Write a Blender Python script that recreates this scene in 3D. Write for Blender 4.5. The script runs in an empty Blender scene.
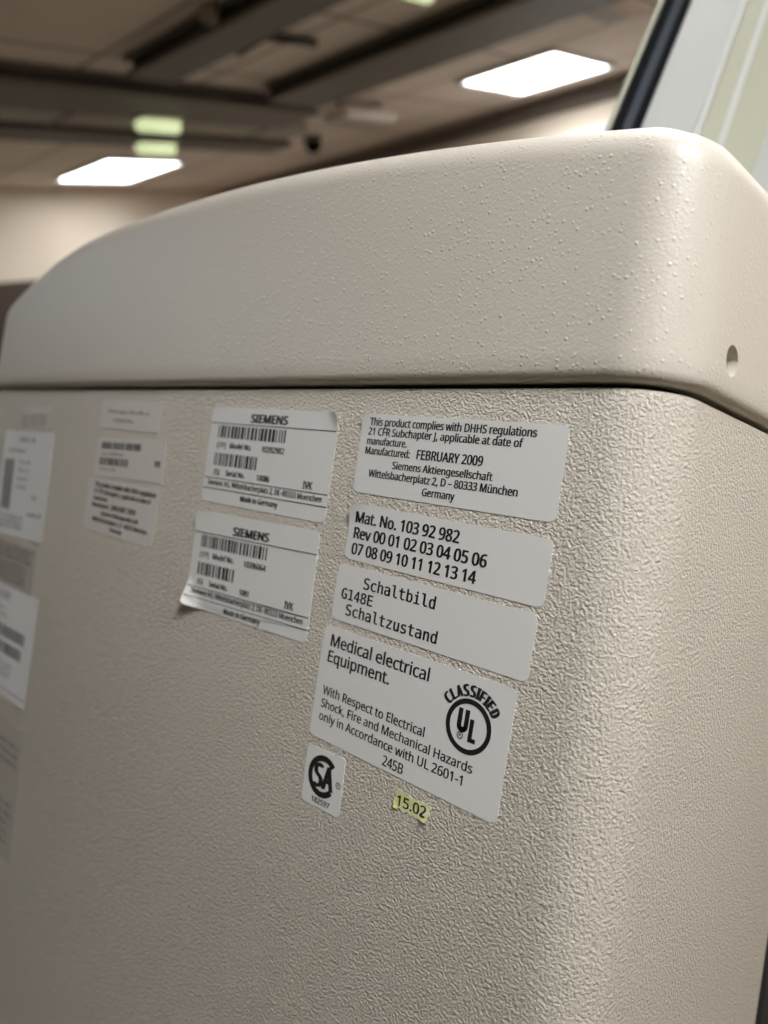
import bpy, bmesh, math, random
from mathutils import Vector, Matrix
random.seed(4)
S = bpy.context.scene
COL = S.collection
ZC = 1.05                                   # height of the lens above the floor

# ------------------------------------------------------------------ camera, exposure, world
cam_d = bpy.data.cameras.new('camera')
cam = bpy.data.objects.new('camera', cam_d); COL.objects.link(cam)
right = Vector((0.738133, 0.660735, 0.136342))
fwd = Vector((-0.665192, 0.746493, -0.016380))
up = Vector((-0.112601, -0.078603, 0.990526))
m = Matrix((right, up, -fwd)).transposed().to_4x4()
m.translation = Vector((0, -0.19, ZC))
cam.matrix_world = m
cam_d.sensor_width = 36; cam_d.sensor_fit = 'AUTO'
cam_d.lens = 753.954 * 36 / 1024
cam_d.clip_start = 0.01
cam_d.dof.use_dof = True
cam_d.dof.focus_distance = 0.233
cam_d.dof.aperture_fstop = 8.0
S.camera = cam
S.view_settings.view_transform = 'Standard'
S.view_settings.look = 'None'
S.view_settings.gamma = 1
S.view_settings.use_curve_mapping = False
S.view_settings.exposure = 0.0
wd = bpy.data.worlds.new('room_air'); S.world = wd; wd.use_nodes = True
wd.node_tree.nodes['Background'].inputs[0].default_value = (0.9, 0.93, 1, 1)
wd.node_tree.nodes['Background'].inputs[1].default_value = 0.0

LAMP = 10.5                                 # radiance of the ceiling light panels
KEY_LAMP = 40.0                              # radiance of the added, unseen key lamp's panel


# ------------------------------------------------------------------ helpers
def lin(r, g, b):
    f = lambda c: (c / 255 / 12.92) if c / 255 <= .04045 else ((c / 255 + .055) / 1.055) ** 2.4
    return (f(r), f(g), f(b), 1)


def mat(name, col, rough=.5, metal=0, spec=.5, coat=0, emit=None, estr=0):
    M = bpy.data.materials.new(name); M.use_nodes = True
    b = M.node_tree.nodes['Principled BSDF']
    b.inputs['Base Color'].default_value = col
    b.inputs['Roughness'].default_value = rough
    b.inputs['Metallic'].default_value = metal
    b.inputs['Specular IOR Level'].default_value = spec
    b.inputs['Coat Weight'].default_value = coat
    if emit:
        b.inputs['Emission Color'].default_value = emit
        b.inputs['Emission Strength'].default_value = estr
    return M


def nodes(M):
    return M.node_tree.nodes, M.node_tree.links, M.node_tree.nodes['Principled BSDF']


def add_noise(M, scale, detail=2, rough=.5, dist=0, bump=None, strength=1, ramp=None, prev=None, kind='noise'):
    N, K, B = nodes(M)
    tc = N.new('ShaderNodeTexCoord')
    if kind == 'noise':
        t = N.new('ShaderNodeTexNoise'); t.inputs['Scale'].default_value = scale
        t.inputs['Detail'].default_value = detail; t.inputs['Roughness'].default_value = rough
        t.inputs['Distortion'].default_value = dist
        out = t.outputs['Fac']
    else:
        t = N.new('ShaderNodeTexVoronoi'); t.feature = 'SMOOTH_F1'; t.inputs['Scale'].default_value = scale
        t.inputs['Smoothness'].default_value = .6
        out = t.outputs['Distance']
    K.new(tc.outputs['Object'], t.inputs['Vector'])
    if ramp:
        r = N.new('ShaderNodeValToRGB')
        r.color_ramp.elements[0].position = ramp[0]; r.color_ramp.elements[1].position = ramp[1]
        r.color_ramp.interpolation = 'EASE'
        K.new(out, r.inputs[0]); out = r.outputs[0]
    if bump:
        bn = N.new('ShaderNodeBump'); bn.inputs['Distance'].default_value = bump
        bn.inputs['Strength'].default_value = strength
        K.new(out, bn.inputs['Height'])
        if prev: K.new(prev.outputs[0], bn.inputs['Normal'])
        K.new(bn.outputs[0], B.inputs['Normal'])
        return bn
    return out


def mottled(M, c1, c2, scale, detail=3):
    out = add_noise(M, scale, detail)
    N, K, B = nodes(M)
    r = N.new('ShaderNodeValToRGB')
    r.color_ramp.elements[0].color = c1; r.color_ramp.elements[1].color = c2
    r.color_ramp.elements[0].position = .3; r.color_ramp.elements[1].position = .7
    K.new(out, r.inputs[0]); K.new(r.outputs[0], B.inputs['Base Color'])


def link(name, bm, mats, parent=None, smooth=False, loc=None, rot=None):
    me = bpy.data.meshes.new(name)
    bmesh.ops.recalc_face_normals(bm, faces=bm.faces)
    bm.to_mesh(me); bm.free()
    for x in (mats if isinstance(mats, (list, tuple)) else [mats]): me.materials.append(x)
    if smooth:
        for p in me.polygons: p.use_smooth = True
    o = bpy.data.objects.new(name, me); COL.objects.link(o)
    if parent: o.parent = parent
    if loc is not None: o.location = loc
    if rot is not None: o.rotation_euler = rot
    return o


def box(bm, x0, x1, y0, y1, z0, z1, bev=0, seg=2, mi=0):
    b2 = bmesh.new()
    r = bmesh.ops.create_cube(b2, size=1)
    for v in b2.verts:
        v.co = Vector(((x0 + x1) / 2 + v.co.x * (x1 - x0), (y0 + y1) / 2 + v.co.y * (y1 - y0), (z0 + z1) / 2 + v.co.z * (z1 - z0)))
    if bev: bmesh.ops.bevel(b2, geom=list(b2.edges), offset=bev, segments=seg, affect='EDGES', profile=.5)
    for f in b2.faces: f.material_index = mi
    merge(bm, b2)


def merge(bm, b2):
    me = bpy.data.meshes.new('tmp'); b2.to_mesh(me); b2.free(); bm.from_mesh(me); bpy.data.meshes.remove(me)


def cyl(bm, p0, p1, r0, r1=None, n=24, mi=0):
    p0, p1 = Vector(p0), Vector(p1); d = p1 - p0
    b2 = bmesh.new()
    bmesh.ops.create_cone(b2, cap_ends=True, segments=n, radius1=r0, radius2=r0 if r1 is None else r1, depth=d.length)
    M = Matrix.Translation((p0 + p1) / 2) @ d.to_track_quat('Z', 'Y').to_matrix().to_4x4()
    bmesh.ops.transform(b2, matrix=M, verts=b2.verts)
    for f in b2.faces: f.material_index = mi; f.smooth = len(f.verts) == 4
    merge(bm, b2)


def empty(name, loc=(0, 0, 0), rot=(0, 0, 0)):
    o = bpy.data.objects.new(name, None); COL.objects.link(o); o.location = loc; o.rotation_euler = rot
    return o


def tag(o, label, cat, group=None):
    o['label'] = label; o['category'] = cat
    if group: o['group'] = group
    return o


def structure(o, label=None):
    o['kind'] = 'structure'
    if label: o['label'] = label; o['category'] = o.name.split('_')[0]
    return o


# ------------------------------------------------------------------ materials
m_body = mat('textured_beige_paint', lin(200, 193, 179), .38, spec=.5)
b1 = add_noise(m_body, 1120, 1.6, .5, .5, bump=.0011, strength=1.0)
add_noise(m_body, 2200, 1, .5, 0, bump=.00012, strength=.8, prev=b1)
m_lid = mat('speckled_beige_plastic', lin(207, 200, 187), .40, spec=.5)
b1 = add_noise(m_lid, 1100, 1, .5, 0, bump=.00012, strength=.8)
N, K, B = nodes(m_lid)                       # scattered round pimples
tc = N.new('ShaderNodeTexCoord'); vo = N.new('ShaderNodeTexVoronoi'); vo.inputs['Scale'].default_value = 600
K.new(tc.outputs['Object'], vo.inputs['Vector'])
mr = N.new('ShaderNodeMapRange'); mr.interpolation_type = 'SMOOTHSTEP'
mr.inputs['From Min'].default_value = .42; mr.inputs['From Max'].default_value = .05
K.new(vo.outputs['Distance'], mr.inputs['Value'])
sx = N.new('ShaderNodeSeparateColor'); K.new(vo.outputs['Color'], sx.inputs[0])
m2 = N.new('ShaderNodeMapRange'); m2.inputs['From Min'].default_value = .35; m2.inputs['From Max'].default_value = 1
K.new(sx.outputs[0], m2.inputs['Value'])
mu = N.new('ShaderNodeMath'); mu.operation = 'MULTIPLY'; K.new(mr.outputs[0], mu.inputs[0]); K.new(m2.outputs[0], mu.inputs[1])
bn = N.new('ShaderNodeBump'); bn.inputs['Distance'].default_value = .00016; K.new(mu.outputs[0], bn.inputs['Height'])
K.new(b1.outputs[0], bn.inputs['Normal']); K.new(bn.outputs[0], B.inputs['Normal'])
m_dark = mat('dark_recess', (.012, .011, .01, 1), .7)
m_rub = mat('black_rubber', (.009, .010, .011, 1), .9, spec=.05)
m_rubg = mat('grey_rubber', lin(70, 76, 84), .8, spec=.1)
m_ink = mat('black_ink', (.012, .012, .012, 1), .5)
m_inkg = mat('green_ink', lin(60, 85, 72), .5)
m_pap = mat('matte_white_label_film', lin(231, 230, 226), .36, spec=.5)
add_noise(m_pap, 260, 1, .5, 0, bump=.00006, strength=.6)
m_papw = mat('glossy_white_label_film', lin(246, 246, 245), .16, spec=.6)
add_noise(m_papw, 60, 1, .5, 0, bump=.0003, strength=.6)
m_papo = mat('aged_label_film', lin(218, 213, 205), .4)
m_papd = mat('grey_aged_label_film', lin(188, 182, 172), .45)
m_yel = mat('yellow_paper', lin(222, 226, 128), .5)
mottled(m_yel, lin(208, 216, 112), lin(242, 243, 205), 260)
m_house = mat('pale_grey_enamel', lin(188, 191, 187), .4)
m_cream = mat('cream_green_enamel', lin(182, 183, 160), .45)
m_ridge = mat('light_trim_plastic', lin(206, 208, 203), .4)
m_wall = mat('warm_wall_paint', lin(214, 194, 168), .8)
mottled(m_wall, lin(224, 210, 191), lin(232, 219, 201), 1.3)
m_walld = mat('darkened_front_wall', lin(84, 80, 62), .8)  # unseen front wall, darkened to lessen ambient light on the cabinet
m_ceil = mat('ceiling_tile', lin(190, 170, 156), .85)
m_beam = mat('grey_brown_steel', lin(106, 98, 90), .55)
m_beamd = mat('dark_steel', lin(62, 56, 51), .6)
m_duct = mat('painted_duct', lin(160, 149, 138), .5)
m_floor = mat('vinyl_floor', lin(70, 62, 55), .5)
mottled(m_floor, lin(112, 104, 88), lin(124, 116, 100), 5)
m_lamp = mat('lit_diffuser', (.9, .9, .9, 1), .5, emit=(.97, .985, 1, 1), estr=LAMP)
m_lampg = mat('lit_greenish_tube', (.85, .9, .7, 1), .5, emit=(.66, .76, .42, 1), estr=.95)
m_lampf = mat('white_lamp_frame', lin(225, 222, 216), .5)
m_key = mat('added_key_diffuser', (.9, .9, .9, 1), .5, emit=(.985, .985, 1, 1), estr=KEY_LAMP)
m_sheen = mat('daylit_pane', (.8, .85, .9, 1), .2, emit=(.80, .90, 1, 1), estr=9.0)
m_whit = mat('white_fixture', lin(225, 214, 204), .5)
m_wood = mat('dark_brown_laminate', lin(70, 58, 46), .5)

# ceiling tiles with dark seams
N, K, B = nodes(m_ceil)
tc = N.new('ShaderNodeTexCoord')
br = N.new('ShaderNodeTexBrick'); br.offset = 0; br.inputs['Scale'].default_value = 1
br.inputs['Brick Width'].default_value = .95; br.inputs['Row Height'].default_value = .76
br.inputs['Mortar Size'].default_value = .012
br.inputs['Color1'].default_value = lin(236, 222, 212); br.inputs['Color2'].default_value = lin(228, 213, 202)
br.inputs['Mortar'].default_value = lin(116, 102, 92)
K.new(tc.outputs['Object'], br.inputs['Vector']); K.new(br.outputs[0], B.inputs['Base Color'])

# ------------------------------------------------------------------ room
SL = math.atan2(.365, .931)                 # slope of the ceiling
HC = 1.25                                   # distance of the lens from the ceiling plane


def ceil(x, b, drop=0.0):
    """a point of the sloped ceiling, b measured up the slope"""
    h = HC - drop
    return Vector((x, -.19 + .931 * b - .365 * h, ZC + .365 * b + .931 * h))


XL, XR, YF, YB = -7.6, 2.0, -2.6, 4.85
FOLD = .8
ZF = ZC + (HC + .365 * (FOLD + .19)) / .931
ZB = ZC + (HC + .365 * (YB + .19)) / .931
bm = bmesh.new(); box(bm, XL - .2, XR + .2, YF - .2, YB + .2, -.1, 0)
structure(link('floor', bm, m_floor), 'light vinyl floor of the room')
bm = bmesh.new(); L = (YB - FOLD) / .931 + .3
box(bm, XL - .2, XR + .2, 0, L, 0, .08)
structure(link('ceiling', bm, m_ceil, loc=(0, FOLD, ZF), rot=(SL, 0, 0)), 'sloped tiled ceiling behind the beige cabinet')
bm = bmesh.new(); box(bm, XL - .2, XR + .2, YF - .2, FOLD, 0, .1)
structure(link('ceiling_front', bm, m_ceil, loc=(0, 0, ZF)))
for nm, a in (('wall_left', (XL - .15, XL, YF, YB)), ('wall_right', (XR, XR + .15, YF, YB)), ('wall_back', (XL - .15, XR + .15, YB, YB + .15)), ('wall_front', (XL - .15, XR + .15, YF - .15, YF))):
    bm = bmesh.new(); box(bm, *a, 0, ZB + .1 if nm != 'wall_front' else ZF + .05)
    structure(link(nm, bm, m_walld if nm == 'wall_front' else m_wall), {'wall_left': 'warm cream wall at the far end of the room', 'wall_back': 'warm cream wall under the high side of the ceiling'}.get(nm))
# dark line where the back wall meets the ceiling
bm = bmesh.new(); box(bm, XL, XR, YB - .05, YB, ZB - .16, ZB - .06)
structure(link('trim_1', bm, m_beam), 'brown trim along the top of the back wall')


def troffer(loc, rot, w, d, label, group=None, lamp=None):
    o = empty('ceiling_light', loc, rot); tag(o, label, 'light', group)
    bm = bmesh.new(); t = .03
    for a in ((-w/2 - t, w/2 + t, -d/2 - t, -d/2), (-w/2 - t, w/2 + t, d/2, d/2 + t), (-w/2 - t, -w/2, -d/2, d/2), (w/2, w/2 + t, -d/2, d/2)):
        box(bm, *a, -.03, .0, .004, 1)
    link('frame', bm, m_lampf, o)
    bm = bmesh.new(); box(bm, -w/2, w/2, -d/2, d/2, -.018, -.002)
    link('diffuser', bm, lamp or m_lamp, o)
    return o


RC = (SL, 0, 0)
troffer(ceil(-2.97, 5.06), RC, .70, .76, 'bright square ceiling light nearest the back wall')
troffer(ceil(-6.60, 3.96), RC, .95, .72, 'bright square ceiling light at the far end before the cream wall')
for (x, b) in ((.75, 3.2), (.75, 5.06), (-6.6, 1.9), (-.3, 1.35)):  # unseen lights added to brighten the ceiling, lid top and cabinet side
    troffer(ceil(x, b), RC, .7, .7, 'added unseen square light on the sloped ceiling beside the view', 'added unseen lights on the sloped ceiling')


def beam(name, x0, x1, b0, b1, drop, label, material, flange=.05):
    """a steel beam lying against the sloped ceiling"""
    o = empty(name, ceil((x0 + x1) / 2, (b0 + b1) / 2), RC); tag(o, label, 'beam')
    dx, db = (x1 - x0) / 2, (b1 - b0) / 2
    bm = bmesh.new()
    box(bm, -dx, dx, -db, db, -drop, -drop + .03, .005, 1)
    box(bm, -dx, dx, -db + flange * 0, db, -.03, 0, .005, 1)
    link('flange', bm, material, o)
    bm = bmesh.new()
    if dx > db: box(bm, -dx, dx, -db + flange, db - flange, -drop + .03, -.03)
    else: box(bm, -dx + flange, dx - flange, -db, db, -drop + .03, -.03)
    link('web', bm, m_beamd, o)
    return o


beam('steel_beam', -3.78, -.9, 2.42, 2.70, .10, 'dark steel ceiling beam on the left over the cabinet', m_beam)
beam('steel_beam', -3.92, -.9, 3.45, 3.92, .10, 'dark steel ceiling beam running beside the brighter ceiling light', m_beam)
beam('cross_beam', -4.50, -4.05, .9, 4.05, .10, 'wide dark cross beam that the two steel beams run into', m_beam)
beam('cross_beam', -5.27, -4.97, .9, 4.6, .10, 'dark cross beam beyond the pale duct', m_beam)
o = empty('air_duct', ceil(-4.75, 2.7), RC); tag(o, 'pale brown duct between the two cross beams', 'duct')
bm = bmesh.new(); box(bm, -.14, .14, -1.8, 1.75, -.08, 0, .02, 2); link('casing', bm, m_duct, o)
for k in range(5):
    bm = bmesh.new(); box(bm, -.15, .15, -1.7 + k * .75, -1.66 + k * .75, -.088, 0, .004, 1); link('joint_band', bm, m_beam, o)

# greenish lamps hung under the ceiling
for (x, b, dr, lb) in ((-4.44, 3.00, .102, 'greenish lamp under the wide cross beam, upper of two'), (-5.05, 3.36, .102, 'greenish lamp under the far cross beam, lower of two'), (-2.33, 2.95, .002, 'small greenish lamp at the top of the picture between two beams')):
    o = empty('tube_lamp', ceil(x, b, dr), RC); tag(o, lb, 'light')
    bm = bmesh.new(); box(bm, -.075, .075, -.15, .15, -.025, 0, .006, 1); link('housing', bm, m_lampf, o)
    bm = bmesh.new(); cyl(bm, (0, -.135, -.04), (0, .135, -.04), .05); link('tube', bm, m_lampg, o)

# pale fixture below the end of the second steel beam
o = empty('ceiling_heater', ceil(-4.03, 4.42), RC); tag(o, 'pale oblong fixture hung below the end of a steel beam', 'heater')
bm = bmesh.new(); box(bm, -.12, .12, -.27, .27, -.14, -.06, .03, 3); link('casing', bm, m_whit, o)
bm = bmesh.new()
for k in range(4): box(bm, -.08 + k * .05, -.06 + k * .05, -.22, .22, -.146, -.135)
link('slats', bm, m_duct, o)
for b in (-.2, .2):
    bm = bmesh.new(); cyl(bm, (0, b, -.065), (0, b, 0), .012); link('hanger', bm, m_beam, o)
# dark small dome camera
o = empty('dome_camera', ceil(-5.02, 4.88), RC); tag(o, 'small dark dome camera on the ceiling beyond the pale fixture', 'camera')
bm = bmesh.new(); cyl(bm, (0, 0, -.05), (0, 0, 0), .07, .08); link('mount', bm, m_beam, o)
bm = bmesh.new(); bmesh.ops.create_uvsphere(bm, u_segments=24, v_segments=12, radius=.07)
for v in bm.verts: v.co.z = v.co.z * 1.1 - .06
link('dome', bm, m_rub, o, smooth=True)
# bent dark conduit on a tile
o = empty('conduit', ceil(-3.25, 2.92), RC); tag(o, 'thin bent dark pipe on the ceiling tile between the steel beams', 'pipe')
bm = bmesh.new(); cyl(bm, (-.15, -.06, -.03), (.11, -.1, -.03), .022); cyl(bm, (.11, -.1, -.03), (.13, .22, -.03), .022); link('pipe', bm, m_beamd, o)
# pale vent high on the right
o = empty('ceiling_vent', ceil(-2.1, 4.35), RC); tag(o, 'pale ceiling vent near the top right above the bright light', 'vent')
bm = bmesh.new(); box(bm, -.08, .08, -.2, .2, -.02, 0, .004, 1); link('frame', bm, m_whit, o)
bm = bmesh.new()
for k in range(4): box(bm, -.06 + k * .035, -.045 + k * .035, -.16, .16, -.026, -.018)
link('slats', bm, m_duct, o)
# small sensors fixed to the beam
o = empty('sensor', ceil(-3.0, 2.36, .05), RC); tag(o, 'small pale sensor on the side of the left steel beam', 'sensor')
bm = bmesh.new(); cyl(bm, (0, 0, 0), (0, .06, 0), .035); link('cap', bm, m_duct, o)

# unseen key lamp added to brighten the cabinet's corner, side and front
o = empty('added_key_lamp', (.385, -.33, 1.70)); tag(o, 'added unseen square lamp hung over the near corner to light the cabinet', 'light')
bm = bmesh.new(); box(bm, -.2, .2, -.2, .2, 0, .05, .012, 2); link('shade', bm, m_lampf, o)
bm = bmesh.new(); box(bm, -.17, .17, -.17, .17, -.006, .001, .002, 1); link('diffuser', bm, m_key, o)
bm = bmesh.new(); cyl(bm, (0, 0, .05), (0, 0, ZF - 1.70), .006); link('cord', bm, m_rub, o)

# unseen glowing panel framed like a window, added for the lid's bluish sheen
w = structure(empty('window_1', (-5.2, YF, 2.45)), 'added unseen glowing panel framed like a window behind the camera')
bm = bmesh.new()
for a in ((-1.35, 1.35, .2, .26), (-1.35, 1.35, -.26, -.2), (-1.35, -1.27, -.2, .2), (1.27, 1.35, -.2, .2), (-.02, .02, -.2, .2)): box(bm, a[0], a[1], 0, .06, a[2], a[3], .006, 1)
link('panel_frame', bm, m_lampf, w)
bm = bmesh.new(); box(bm, -1.27, 1.27, .01, .02, -.2, .2); link('pane', bm, m_sheen, w)

# white board on the back wall
o = empty('white_board', (-2.85, YB - .02, 3.60)); tag(o, 'white board on the back wall just above the cabinet lid', 'board')
bm = bmesh.new(); box(bm, -.47, .47, -.012, .02, -.4, .4, .003, 1); link('sheet', bm, mat('white_board_sheet', lin(240, 240, 238), .4), o)
bm = bmesh.new()
for a in ((-.5, .5, .4, .43), (-.5, .5, -.43, -.4), (-.5, -.47, -.4, .4), (.47, .5, -.4, .4)): box(bm, a[0], a[1], -.02, .02, a[2], a[3])
link('frame', bm, m_lampf, o)

# dark panelling on the far wall, its top edge parallel to the ceiling
bm = bmesh.new(); box(bm, -.02, .03, -1.5, 4.2, -2.4, -.83, .006, 2)
structure(link('trim_2', bm, m_wood, loc=ceil(XL, 2.2), rot=RC), 'dark brown panelling on the far cream wall')

# ------------------------------------------------------------------ the beige equipment cabinet
CX0, CX1, CY0, CY1 = -.523, -.0768, 0.0, .1765
LB = ZC + .0385                              # underside of the lid
cab = empty('equipment_cabinet', ((CX0 + CX1) / 2, (CY0 + CY1) / 2, 0))
tag(cab, 'beige textured medical equipment cabinet covered in printed stickers under a domed lid', 'cabinet')
OFF = Vector(cab.location)


def tip(x):
    """the lid seam runs very slightly downhill to the far end"""
    return .0014 + (x + .09) * .0073



def ring(x0, x1, y0, y1, r, nc=10, nx=40, ny=16):
    """closed rounded-rectangle outline with outward normals"""
    P = []
    def side(a, b, n, k):
        for i in range(n): P.append((Vector(a).lerp(Vector(b), i / n), k))
    def arc(cx, cy, a0):
        for i in range(nc):
            a = math.radians(a0 + 90 * i / nc); P.append((Vector((cx + r * math.cos(a), cy + r * math.sin(a))), Vector((math.cos(a), math.sin(a)))))
    side((x0 + r, y0), (x1 - r, y0), nx, Vector((0, -1))); arc(x1 - r, y0 + r, -90)
    side((x1, y0 + r), (x1, y1 - r), ny, Vector((1, 0))); arc(x1 - r, y1 - r, 0)
    side((x1 - r, y1), (x0 + r, y1), nx, Vector((0, 1))); arc(x0 + r, y1 - r, 90)
    side((x0, y1 - r), (x0, y0 + r), ny, Vector((-1, 0))); arc(x0 + r, y0 + r, 180)
    for p, n in P: p.x += .040 * (p.y - y0) * (p.x - x0) / (x1 - x0)      # the near side flares slightly to the rear
    return P


def loft(bm, rings, cap0=True, cap1=True):
    V = [[bm.verts.new(p) for p in r] for r in rings]
    n = len(V[0])
    for a, b in zip(V, V[1:]):
        for i in range(n): bm.faces.new((a[i], a[(i + 1) % n], b[(i + 1) % n], b[i]))
    if cap0: bm.faces.new(V[0][::-1])
    if cap1: bm.faces.new(V[-1])
    return V


RC_BODY = .0175
per = ring(CX0, CX1, CY0, CY1, RC_BODY)
bm = bmesh.new()
prof = [(.004, .05), (0, .054), (0, .6), (0, .9), (0, ZC + .0355), (.0005, ZC + .0368), (.0018, ZC + .0373)]
SEAM = lambda x, z: tip(x) if z > 1 else 0
loft(bm, [[Vector((p.x - n.x * i, p.y - n.y * i, z + SEAM(p.x, z))) - OFF for p, n in per] for i, z in prof])
body = link('body', bm, m_body, cab)
for p in body.data.polygons: p.use_smooth = abs(p.normal.z) < .9
# short neck between body and lid, which leaves the dark gap
bm = bmesh.new()
loft(bm, [[Vector((p.x - n.x * .006, p.y - n.y * .006, z + tip(p.x))) - OFF for p, n in per] for z in (ZC + .0372, ZC + .0392)])
link('gap_seal', bm, m_dark, cab)
# plinth, and a black panel added to stand in for the darkness beyond
bm = bmesh.new(); box(bm, CX0 + .03, CX1 - .03, CY0 + .03, CY1 - .02, 0, .051, .004, 1)
for v in bm.verts: v.co -= OFF
link('plinth', bm, m_dark, cab)
bm = bmesh.new(); box(bm, CX0 + .012, CX1 + .0058, CY1 - .004, CY1 + .03, .08, ZC + .03, .002, 1)
for v in bm.verts: v.co -= OFF
link('dark_backing', bm, m_dark, cab)

# lid: overhanging rounded lip, slightly leaning wall, rounded shoulder, domed top
OV = .0025
LX0, LX1, LY0, LY1 = CX0 - OV, CX1 + OV, CY0 - OV, CY1 + OV
RL = RC_BODY + OV
MX, MY = (LX0 + LX1) / 2, (LY0 + LY1) / 2
RS = .012                                    # radius of the shoulder


def rim(x, y):
    d = max(0, -.395 - x)
    return .1318 - .39 * (x + .298) ** 2 - .35 * (y - MY) ** 2 - 1.35 * d * d


lper = ring(LX0, LX1, LY0, LY1, RL, 14, 60, 24)
rings = []
for i, z in ((.008, .0387), (.0034, .0385), (.0022, .0387), (.0011, .0394), (.0003, .0406), (0, .042)):
    rings.append([Vector((p.x - n.x * i, p.y - n.y * i, ZC + z + tip(p.x))) - OFF for p, n in lper])
K_ = 12
for k in range(1, 13):                       # wall, 2.5 mm of lean
    t = k / 12
    r = []
    for p, n in lper:
        i = .0015 * t
        top = rim(p.x, p.y) - RS
        r.append(Vector((p.x - n.x * i, p.y - n.y * i, ZC + .042 + tip(p.x) + (top - .042 - tip(p.x)) * t)) - OFF)
    rings.append(r)
for k in range(1, 11):                       # shoulder
    a = math.radians(82 * k / 10)
    r = []
    for p, n in lper:
        i = .0015 + RS * (1 - math.cos(a))
        q = Vector((p.x - n.x * i, p.y - n.y * i))
        r.append(Vector((q.x, q.y, ZC + rim(p.x, p.y) - RS + RS * math.sin(a))) - OFF)
    rings.append(r)
last = [Vector(v) for v in rings[-1]]
for t in (.12, .3, .5, .7, .85, .95):
    r = []
    for v in last:
        x, y = v.x * (1 - t), v.y * (1 - t)
        z0 = v.z; z = ZC + rim(x + OFF.x, y + OFF.y) + .0015
        w = min(1, t / .3)
        r.append(Vector((x, y, z0 * (1 - w) + z * w)))
    rings.append(r)
bm = bmesh.new(); loft(bm, rings)
lid = link('lid', bm, m_lid, cab, smooth=True)
# screw hole in the lid's side
bm = bmesh.new(); cyl(bm, (LX1 + .012, .0288, ZC + .0518), (LX1 - .03, .0288, ZC + .0518), .0044, n=32)
for v in bm.verts: v.co -= OFF
cut = link('cutter', bm, m_lid, cab)
md = lid.modifiers.new('hole', 'BOOLEAN'); md.object = cut; md.operation = 'DIFFERENCE'; md.solver = 'EXACT'
dg = bpy.context.evaluated_depsgraph_get(); dg.update()
me = bpy.data.meshes.new_from_object(lid.evaluated_get(dg))
lid.modifiers.clear(); lid.data = me
bpy.data.objects.remove(cut)
for p in me.polygons: p.use_smooth = True
try: me.set_sharp_from_angle(angle=math.radians(40))
except Exception: pass

# ------------------------------------------------------------------ stickers
FONTS = {}


def font(kind):
    if kind not in FONTS:
        f = None
        try:
            import os
            root = bpy.utils.system_resource('DATAFILES')
            p = os.path.join(root, 'fonts', 'DejaVuSansMono.woff2' if kind == 'mono' else 'NotoSansHebrew-Regular.woff2')
            if os.path.exists(p): f = bpy.data.fonts.load(p)
        except Exception:
            f = None
        FONTS[kind] = f
    return FONTS[kind]


def glyphs(s, kind='sans', bold=0.0, spacing=1.0):
    cu = bpy.data.curves.new('t', 'FONT'); cu.body = s; cu.size = 1
    f = font(kind)
    if f: cu.font = f
    cu.resolution_u = 3; cu.space_character = spacing
    o = bpy.data.objects.new('t', cu); COL.objects.link(o)
    dg = bpy.context.evaluated_depsgraph_get(); dg.update()
    me = bpy.data.meshes.new_from_object(o.evaluated_get(dg))
    bpy.data.objects.remove(o); bpy.data.curves.remove(cu)
    V = [(v.co.x, v.co.y) for v in me.vertices]; F = [tuple(p.vertices) for p in me.polygons]
    bpy.data.meshes.remove(me)
    return V, F


CAP = {}


def cap_height(kind, bold):
    if (kind, bold) not in CAP:
        V, F = glyphs('H', kind, bold); CAP[(kind, bold)] = (max(v[1] for v in V), min(v[1] for v in V))
    return CAP[(kind, bold)]


MM = .001
T_PAP = .00012
T_INK = .00006


def put(bm, V, F, fn, mi=1):
    vs = [bm.verts.new(fn(x, y)) for x, y in V]
    for f in F:
        try: q = bm.faces.new([vs[i] for i in f]); q.material_index = mi
        except ValueError: pass


def text(bm, s, x, y, w, h, kind='sans', bold=0.0, ang=0.0, mi=1):
    """s set from (x, y) in mm, w wide, capitals h tall"""
    V, F = glyphs(s, kind, bold)
    if not V: return
    x0, x1 = min(v[0] for v in V), max(v[0] for v in V); c1, c0 = cap_height(kind, bold)
    ca, sa = math.cos(ang), math.sin(ang)
    def fn(a, b):
        p, q = (a - x0) / (x1 - x0) * w, (b - c0) / (c1 - c0) * h
        return Vector(((x + p * ca - q * sa) * MM, -T_PAP - T_INK, (y + p * sa + q * ca) * MM))
    put(bm, V, F, fn, mi)
    e = bold * h * 2.0                       # heavier print: the same strokes again, a hair to each side
    if bold:
        for k, (dx, dz) in enumerate(((e, 0), (-e, 0), (e * .45, e * .35), (-e * .45, -e * .35))):
            o = Vector((dx * ca - dz * sa, -.0009 * (k + 1), dx * sa + dz * ca)) * MM
            put(bm, V, F, lambda a, b: fn(a, b) + o, mi)


def quad(bm, pts, mi=1):
    f = bm.faces.new([bm.verts.new(Vector((x * MM, -T_PAP - T_INK, z * MM))) for x, z in pts]); f.material_index = mi


def rule(bm, x0, z0, x1, z1, t=.35):
    quad(bm, [(x0, z0 - t/2), (x1, z1 - t/2), (x1, z1 + t/2), (x0, z0 + t/2)])


def barcode(bm, x0, x1, z0, z1, seed, slope=0.0, n=None):
    r = random.Random(seed); x = x0
    while x < x1 - .3:
        w = r.choice((.75, 1.3, 1.7)); w = min(w, x1 - x)
        dz = (x - x0) * slope; quad(bm, [(x, z0 + dz), (x + w, z0 + dz), (x + w, z1 + dz), (x, z1 + dz)])
        x += w + r.choice((.6, .8, 1.1))


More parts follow.
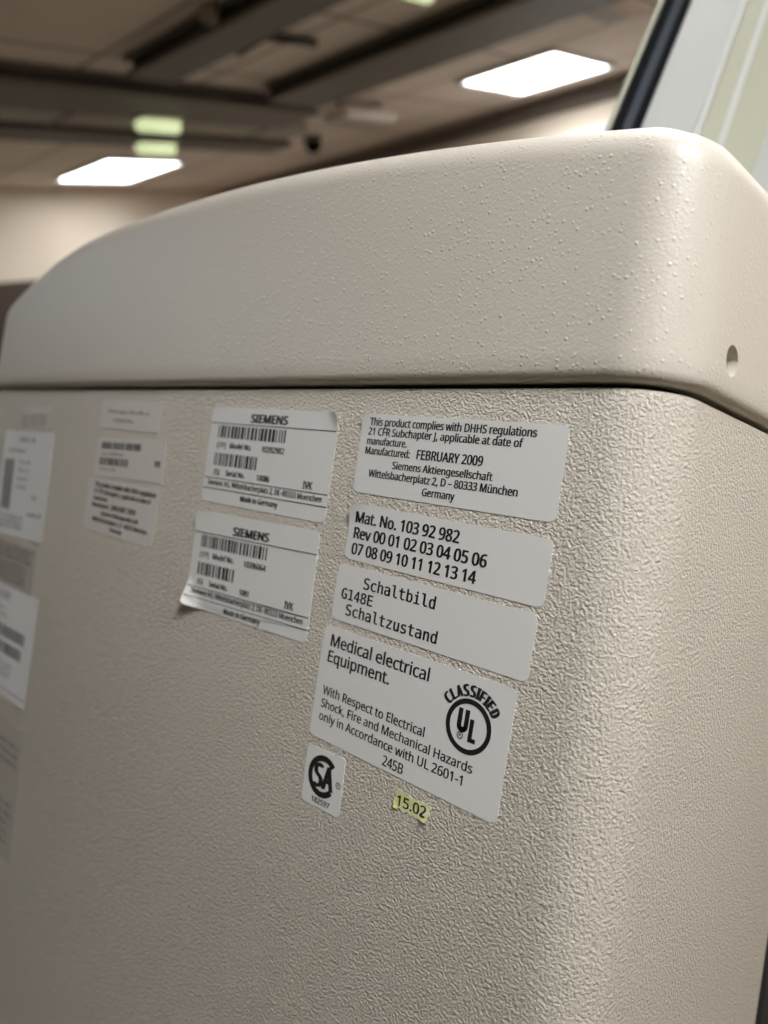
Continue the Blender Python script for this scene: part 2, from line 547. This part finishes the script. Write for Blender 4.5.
def worn_line(bm, x, y, w, h, seed, mi=1, slope=0.0):
    """a line of print too small to read: short uneven strokes in word-like runs"""
    r = random.Random(seed); p = x
    while p < x + w:
        n = r.randint(3, 9)
        for _ in range(n):
            if p > x + w: break
            hh = h * r.choice((.7, .7, 1)); q = (p - x) * slope
            sw = h * .22
            quad(bm, [(p, y + q), (p + sw, y + q), (p + sw, y + hh + q), (p, y + hh + q)], mi)
            if r.random() < .6:
                zz = y + q + hh * r.choice((0, .45, .8)); quad(bm, [(p + sw, zz), (p + sw * 2.2, zz), (p + sw * 2.2, zz + sw), (p + sw, zz + sw)], mi)
            p += h * .66
        p += h * .55


def annulus(bm, cx, cz, r0, r1, a0=0, a1=360, n=72, mi=1):
    P = []
    for i in range(n + 1):
        a = math.radians(a0 + (a1 - a0) * i / n); P.append((math.cos(a), math.sin(a)))
    for a, b in zip(P, P[1:]):
        quad(bm, [(cx + a[0]*r0, cz + a[1]*r0), (cx + a[0]*r1, cz + a[1]*r1), (cx + b[0]*r1, cz + b[1]*r1), (cx + b[0]*r0, cz + b[1]*r0)], mi)


def paper(bm, w, h, r, nx=44, nz=26, jag=0, seed=1):
    """rounded sheet with thickness; curls = (corner x sign, corner z sign, reach mm, lift mm)"""
    rd = random.Random(seed)
    def front(u, v):
        z = (v - .5) * h
        e = max(0, abs(z) - (h / 2 - r)); half = w / 2 - (r - math.sqrt(max(0, r*r - e*e)))
        x = (u * 2 - 1) * half
        return x, z
    us = [i / nx for i in range(nx + 1)]
    vs = [0, .25*r/h, .6*r/h, r/h] if r else [0]
    vs = vs + [r/h + (1 - 2*r/h) * k / nz for k in range(1, nz)] + [1 - q for q in vs[::-1]]
    jx = [rd.uniform(-jag, jag) for _ in vs]; jz = [rd.uniform(-jag, jag) for _ in us]
    def pos(i, j, back):
        x, z = front(us[i], vs[j])
        if jag:
            x += jx[j] * (1 if us[i] > .5 else -1) * abs(us[i]*2 - 1) ** 6; z += jz[i] * abs(vs[j]*2 - 1) ** 6
        y = 0 if back else -T_PAP / MM
        return Vector((x * MM, y * MM, z * MM))
    A = [[bm.verts.new(pos(i, j, False)) for i in range(len(us))] for j in range(len(vs))]
    Bk = [[bm.verts.new(pos(i, j, True)) for i in range(len(us))] for j in range(len(vs))]
    nu, nv = len(us), len(vs)
    for j in range(nv - 1):
        for i in range(nu - 1):
            f = bm.faces.new((A[j][i], A[j][i+1], A[j+1][i+1], A[j+1][i])); f.smooth = True
            f = bm.faces.new((Bk[j][i], Bk[j+1][i], Bk[j+1][i+1], Bk[j][i+1])); f.smooth = True
    for j in range(nv - 1):
        bm.faces.new((A[j][0], A[j+1][0], Bk[j+1][0], Bk[j][0])); bm.faces.new((A[j][-1], Bk[j][-1], Bk[j+1][-1], A[j+1][-1]))
    for i in range(nu - 1):
        bm.faces.new((A[0][i], Bk[0][i], Bk[0][i+1], A[0][i+1])); bm.faces.new((A[-1][i], A[-1][i+1], Bk[-1][i+1], Bk[-1][i]))


def sticker(name, label, cx, cz, w, h, ang, draw, film=None, r=2.2, curls=(), bow=0, **kw):
    bm = bmesh.new(); paper(bm, w, h, r, **kw)
    draw(bm)
    for v in bm.verts:                       # lifted corners bend film and print together
        x, z = v.co.x / MM, v.co.z / MM
        for sx, sz, reach, lift in curls:
            d = reach - ((w/2 - x*sx) + (h/2 - z*sz))
            if d > 0:
                t = d / reach; v.co.y -= lift * t ** 1.6 * MM
                v.co.x -= sx * .30 * lift * t ** 2 * MM; v.co.z -= sz * .22 * lift * t ** 2 * MM
        v.co.y -= bow * abs(2 * x / w) ** 3 * MM
    me = bpy.data.meshes.new(name); bm.to_mesh(me); bm.free()
    for x in (film or m_pap, m_ink, m_inkg): me.materials.append(x)
    me.set_sharp_from_angle(angle=math.radians(35))
    o = bpy.data.objects.new(name, me); COL.objects.link(o); o.parent = cab
    o.location = Vector((cx * MM, CY0 - .00004, ZC + cz * MM)) - OFF
    o.rotation_euler = (0, -math.radians(ang), 0)
    o['label'] = label
    return o


BD = .028


def d_dhhs(bm):
    for s, x, y, w, h in (
        ('This product complies with DHHS regulations', -36.5, 9.85, 66.4, 2.6),
        ('21 CFR Subchapter J, applicable at date of', -36.6, 6.52, 62.4, 2.5),
        ('manufacture.', -36.6, 3.25, 18.1, 2.4), ('Manufactured:', -36.7, -.14, 20.1, 2.5),
        ('FEBRUARY 2009', -13.4, -.14, 26.1, 3.0), ('Siemens Aktiengesellschaft', -23.3, -4.28, 40.3, 2.4),
        ('Wittelsbacherplatz 2, D – 80333 München', -33.6, -7.9, 60.1, 2.5), ('Germany', -8.9, -11.75, 13.0, 2.45)):
        text(bm, s, x, y, w, h, 'sans', BD)


def d_mat(bm):
    text(bm, 'Mat. No. 103 92 982', -36.9, 3.35, 44.6, 3.85, 'sans', .03)
    text(bm, 'Rev 00 01 02 03 04 05 06', -36.8, -2.2, 55.8, 3.85, 'sans', .03)
    text(bm, '07 08 09 10 11 12 13 14', -36.7, -7.75, 52.8, 3.86, 'sans', .03)


def d_sch(bm):
    text(bm, 'Schaltbild', -27.1, 3.15, 31.2, 3.85, 'mono', .02)
    text(bm, 'G148E', -36.8, -1.95, 14.7, 3.65, 'mono', .02)
    text(bm, 'Schaltzustand', -33.6, -7.3, 40.4, 3.83, 'mono', .02)


def d_ul(bm):
    for s, x, y, w, h, b in (('Medical electrical', -36.0, 13.1, 44.5, 4.1, .02), ('Equipment.', -36.3, 7.45, 29.0, 4.0, .02),
        ('With Respect to Electrical', -36.35, -4.2, 46.4, 3.0, .016), ('Shock, Fire and Mechanical Hazards', -36.2, -8.8, 65.6, 2.95, .016),
        ('only in Accordance with UL 2601-1', -36.2, -13.4, 62.8, 3.0, .016), ('245B', -4.7, -18.5, 8.7, 3.3, .016)):
        text(bm, s, x, y, w, h, 'sans', b)
    cx, cz = 25.6, 4.3
    annulus(bm, cx, cz, 6.7, 8.25)
    quad(bm, [(26.05, -.1), (27.5, -.1), (27.5, 6.8), (26.05, 6.8)]); quad(bm, [(27.5, -.1), (28.85, -.1), (28.85, 1.25), (27.5, 1.25)])
    # heavy U drawn as a stroke
    P = [(22.3, 9.1), (22.3, 4.0)] + [(23.55 + 1.25 * math.cos(math.radians(a)), 4.0 + 1.25 * math.sin(math.radians(a))) for a in range(195, 346, 15)] + [(24.8, 4.0), (24.8, 9.1)]
    thick = .8
    for k, (a, b) in enumerate(zip(P, P[1:])):
        d = Vector((b[0]-a[0], b[1]-a[1])).normalized(); n = Vector((-d.y, d.x)) * thick
        e = d * (.12 if 0 < k < len(P) - 2 else 0)
        quad(bm, [(a[0]-n.x-e.x, a[1]-n.y-e.y), (b[0]-n.x+e.x, b[1]-n.y+e.y), (b[0]+n.x+e.x, b[1]+n.y+e.y), (a[0]+n.x-e.x, a[1]+n.y-e.y)])
    annulus(bm, 23.2, .95, .85, 1.15, n=24); text(bm, 'R', 22.85, .5, .7, .95, 'sans', .02)
    word = 'CLASSIFIED'; wid = [1, .85, 1, .95, .95, .5, .85, .5, .9, 1.0]; tot = sum(wid)
    a0, a1 = 151, 31; acc = 0
    for ch, q in zip(word, wid):
        a = math.radians(a0 + (a1 - a0) * (acc + q / 2) / tot); acc += q
        wd_ = 2.0 * q * (.82 if ch != 'I' else .95); rr = 9.0; tang = a - math.pi / 2
        bx, bz = cx + rr * math.cos(a), cz + rr * math.sin(a)
        text(bm, ch, bx - wd_/2*math.cos(tang), bz - wd_/2*math.sin(tang), wd_, 3.4, 'sans', .055, tang)


def d_sa(bm):
    annulus(bm, -.3, 1.0, 5.2, 7.3, 42, 318)
    text(bm, 'S', -4.3, -3.0, 3.7, 8.0, 'sans', .04); text(bm, 'A', .1, -3.0, 4.6, 8.0, 'sans', .04)
    annulus(bm, 7.5, .4, .85, 1.15, n=24); text(bm, 'R', 7.15, -.05, .7, .95, 'sans', .02)
    text(bm, '182597', -4.4, -8.7, 8.9, 1.8, 'sans', .03)


def d_s1(bm, model='10392982', serial='10086', sw=7.9, seed=3):
    for s, x, y, w, h, b in (('SIEMENS', -11.6, 14.5, 22.4, 3.25, .055), ('(1P)', -32.6, 3.0, 6.1, 2.3, .03), ('Model No.', -23.5, 3.1, 14.3, 2.3, .035), (model, -2.4, 3.0, 13.6, 2.3, .035),
        ('(S)', -32.0, -8.45, 3.6, 2.2, .03), ('Serial No.', -23.8, -8.45, 12.6, 2.2, .035), (serial, -3.2, -8.5, sw, 2.3, .035), ('IVK', 24.7, -8.9, 5.0, 2.8, .03),
        ('Siemens AG, Wittelsbacherplatz 2, DE–80333 Muenchen', -35.4, -12.95, 71, 2.2, .03), ('Made in Germany', -11.6, -17.8, 23.3, 2.2, .035)):
        text(bm, s, x, y, w, h, 'sans', b)
    rule(bm, -38.3, 13.35, 38.6, 13.3); rule(bm, -38.3, -10.0, 38.6, -10.0); rule(bm, -38.3, -14.45, 38.6, -14.45)
    barcode(bm, -32.8, 10.9, 7.3, 12.4, seed); barcode(bm, -33.1, -4.5 if sw > 7 else -8, -4.5, .75, seed + 1)


def d_s2(bm):
    # same print, set a little lower and crooked on its film
    b2 = bmesh.new(); d_s1(b2, '10396064', '1081', 5.9, 8)
    a = math.radians(.5); 
    for v in b2.verts:
        x, z = v.co.x, v.co.z; v.co.x = x * math.cos(a) - z * math.sin(a); v.co.z = x * math.sin(a) + z * math.cos(a) - .0016
    merge(bm, b2)


def d_c2a(bm):
    worn_line(bm, -21, .8, 40, 2.0, 5); worn_line(bm, -14, -3.6, 19, 2.0, 6)


def d_c2b(bm):
    barcode(bm, -27.3, 10.5, 4.3, 7.8, 21); worn_line(bm, -27, 1.1, 22, 1.5, 22); barcode(bm, -27.3, .5, -3.9, -.2, 23); worn_line(bm, -27, -6.6, 16, 1.5, 24)
    text(bm, 'IVK', 24.5, -2.4, 5.0, 2.8, 'sans', .03)


def d_c2c(bm):
    for s, x, y, w, h in (
        ('This product complies with DHHS regulations', -26.5, 9.4, 58.0, 2.3), ('21 CFR Subchapter J, applicable at date of', -26.6, 5.9, 54.3, 2.2),
        ('manufacture.', -26.6, 2.4, 14.8, 2.1), ('Manufactured:', -26.8, -1.0, 16.8, 2.2), ('JANUARY 2009', -7.6, -.9, 23.4, 2.6), ('Siemens Aktiengesellschaft', -16.6, -4.6, 35.8, 2.1),
        ('Wittelsbacherplatz 2, D – 80333 München', -24.8, -8.3, 52.7, 2.2), ('Germany', -5.9, -11.6, 11.4, 2.1)):
        text(bm, s, x, y, w, h, 'sans', .035)


sticker('compliance_label', 'white sticker dated FEBRUARY 2009, top of the right-hand column', -144.8, 14.5, 80.4, 27.7, -.95, d_dhhs, curls=((-1, 1, 7, 1.3),))
sticker('revision_label', 'white sticker printed Mat. No. 103 92 982 with a row of revision numbers', -144.7, -13.4, 80, 19.7, -1.5, d_mat, curls=((-1, 1, 9, 2.2),))
sticker('circuit_label', 'white sticker printed Schaltbild G148E Schaltzustand in typewriter letters', -146.7, -35.06, 80.8, 19.8, -1.4, d_sch)
sticker('safety_label', 'large white sticker with the round CLASSIFIED UL mark', -149.8, -67.5, 80.4, 39.8, -1.36, d_ul)
sticker('approval_label', 'small square white sticker with a black SA in an open ring', -180.4, -99.87, 19.2, 20.4, 1.1, d_sa, r=1.5, nx=16, nz=12)
sticker('rating_label', 'white barcode sticker reading Model No. 10392982, upper of the pair', -235.8, 9.04, 77.9, 40.6, -.49, d_s1, curls=((1, 1, 8, 1.2),))
sticker('rating_label', 'white barcode sticker with a curled lower left corner, lower of the pair', -237.26, -35.6, 77.6, 41.2, .38, d_s2, curls=((-1, -1, 14, 4.5), (-1, 1, 12, 1.5)))
sticker('faded_label', 'small faded sticker with two lines, just under the lid', -343.99, 23.6, 57, 14.5, -.6, d_c2a, film=m_papo, r=1.5)
sticker('barcode_label', 'pale sticker with two barcodes in the second column from the far end', -339.5, 2.4, 64.2, 19.9, 1.0, d_c2b, film=m_papo, r=1.0)
sticker('compliance_label', 'white sticker of seven printed lines, bottom of the second column from the far end', -341.9, -22.8, 66.9, 27.2, -.7, d_c2c, film=m_papo)


def d_far_dark(bm):
    quad(bm, [(-17, -5), (16, -5), (16, 1.5), (-17, 1.5)], 1) if False else None
    for k in range(3): worn_line(bm, -17, -4.6 + k * 2.7, 33, 2.0, 40 + k)


def d_far_white(bm):
    worn_line(bm, -12, 25, 20, 3.4, 50); worn_line(bm, -25, 18.5, 22, 2.6, 51)
    for k in range(7):
        quad(bm, [(-29 + k * 1.9, -16), (-28 + k * 1.9 + .3 * (k % 2), -16), (-28 + k * 1.9 + .3 * (k % 2), 14), (-29 + k * 1.9, 14)])
    for k in range(4): worn_line(bm, -10, 12 - k * 5, 14, 2.4, 52 + k, 2)
    worn_line(bm, 14, -8, 7, 3, 57); worn_line(bm, 10, -18, 18, 2.6, 58)
    for k in range(3): worn_line(bm, -30, -21 - k * 3.0, 34, 2.3, 60 + k)


def d_far_third(bm):
    for k in range(3): worn_line(bm, -32, 9 - k * 3.0, 60, 2.4, 70 + k)
    for k in range(4): worn_line(bm, -14, -1 - k * 3.0, 36, 2.2, 76 + k)


def d_far_fourth(bm):
    for k in range(2): worn_line(bm, -28, 26 - k * 2.6, 24, 2.2, 80 + k)
    worn_line(bm, -22, 17, 14, 2, 84); worn_line(bm, -22, 13, 18, 2, 85)
    barcode(bm, -31, 22, 2, 8.5, 86); barcode(bm, -31, 20, -7.5, -1, 87)
    for k in range(3): worn_line(bm, -31, -14 - k * 3.2, 40, 2.0, 88 + k)
    rule(bm, -33, -26.5, 33, -26.5)


def d_far_fifth(bm):
    quad(bm, [(-30, 8), (-4, 8), (-4, 27), (-30, 27)], 2)
    for k in range(3): worn_line(bm, -2, 24 - k * 5, 30, 2.6, 95 + k)
    quad(bm, [(-30, -4), (2, -4), (2, 3), (-30, 3)], 2)
    for k in range(5): worn_line(bm, -28, -9 - k * 5, 54, 2.6, 100 + k)


sticker('asset_tag', 'small dark-printed sticker above the glossy white one at the far end', -449.5, 19.0, 36.5, 12.2, 3.0, d_far_dark, film=m_papo, r=.8, nx=16, nz=10)
sticker('inspection_label', 'glossy white sticker with a dark block, at the far end under the lid', -453.5, -20.0, 66.5, 63.0, 1.2, d_far_white, film=m_papw, r=1.5, bow=.6)
sticker('notice_label', 'dull sticker of close lines below the glossy white one', -458.5, -68.0, 68, 27, -.5, d_far_third, film=m_papd, r=1)
sticker('inspection_label', 'sticker with two thick barcodes and a shiny lower edge, at the far end', -448.0, -112.5, 67, 62.5, -.4, d_far_fourth, film=m_papw, r=1.5, bow=.6)
sticker('warning_label', 'grey-green printed sticker, lowest at the far end', -443.0, -192.0, 66, 74, 1.0, d_far_fifth, film=m_papd, r=1)


def d_yel(bm):
    text(bm, '15.02', -6.2, -1.6, 11.8, 3.3, 'sans', .02)


sticker('date_label', 'tiny torn yellow sticker with black digits under the large white one', -140.6, -94.3, 14.6, 5.4, 1.0, d_yel, film=m_yel, r=.4, curls=((1, -1, 5, 1.6), (-1, -1, 3, .6)), jag=.45, nx=18, nz=8)

# ------------------------------------------------------------------ tilted pale housing on a column behind the cabinet
col_ = empty('equipment_stand', (-.16, .33, 0))
tag(col_, 'pale grey tilted equipment head edged with a black rubber strip behind the cabinet', 'medical equipment')
P0 = Vector((-.2344, .2777, ZC + .3111))
sv = Vector((-.0348, .4415, .8966)); wv = Vector((.8156, .5310, -.2298)); nv = Vector((.5775, -.7233, .3786))
HM = Matrix((wv, sv, nv)).transposed().to_4x4(); HM.translation = P0
inv = Matrix.Translation(-Vector(col_.location))


def head(name, material, boxes, parent=None, bev=.002):
    bm = bmesh.new()
    for b in boxes: box(bm, *b, bev, 2)
    bm.transform(inv @ HM)
    return link(name, bm, material, parent or col_)


ZL, ZH = -.15, .32
head('housing', m_house, [(-.009, .20, ZL, ZH, -.045, 0)], bev=.004)
head('edge_lip', m_cream, [(-.0125, -.0092, ZL, ZH, -.03, -.001)], bev=.001)
g = head('rubber_strip', m_rub, [(-.0085, -.0025, ZL + .001, ZH - .001, -.002, .0035), (.0030, .0085, ZL + .001, ZH - .001, -.002, .0035)], bev=.0012)
head('channel', m_rubg, [(-.003, .0035, ZL + .001, ZH - .001, -.002, .0018)], g, bev=.0006)
head('side_panel', m_cream, [(.0445, .082, ZL + .001, ZH - .001, -.002, .0012)], bev=.0005)
head('trim_strip', m_ridge, [(.0400, .0443, ZL + .001, ZH - .001, -.002, .003)], bev=.001)
head('trim_strip', m_ridge, [(.0555, .0600, ZL + .001, ZH - .001, 0, .003)], bev=.001)
bm = bmesh.new()
cyl(bm, (0, 0, .03), (0, 0, 1.20), .022)
c = HM @ Vector((.09, -.03, -.04)) - Vector(col_.location)
cyl(bm, (0, 0, 1.17), c, .022)
link('column', bm, m_house, col_)
bm = bmesh.new(); cyl(bm, (0, 0, 0), (0, 0, .035), .10, .08, 40); link('base', bm, m_house, col_)
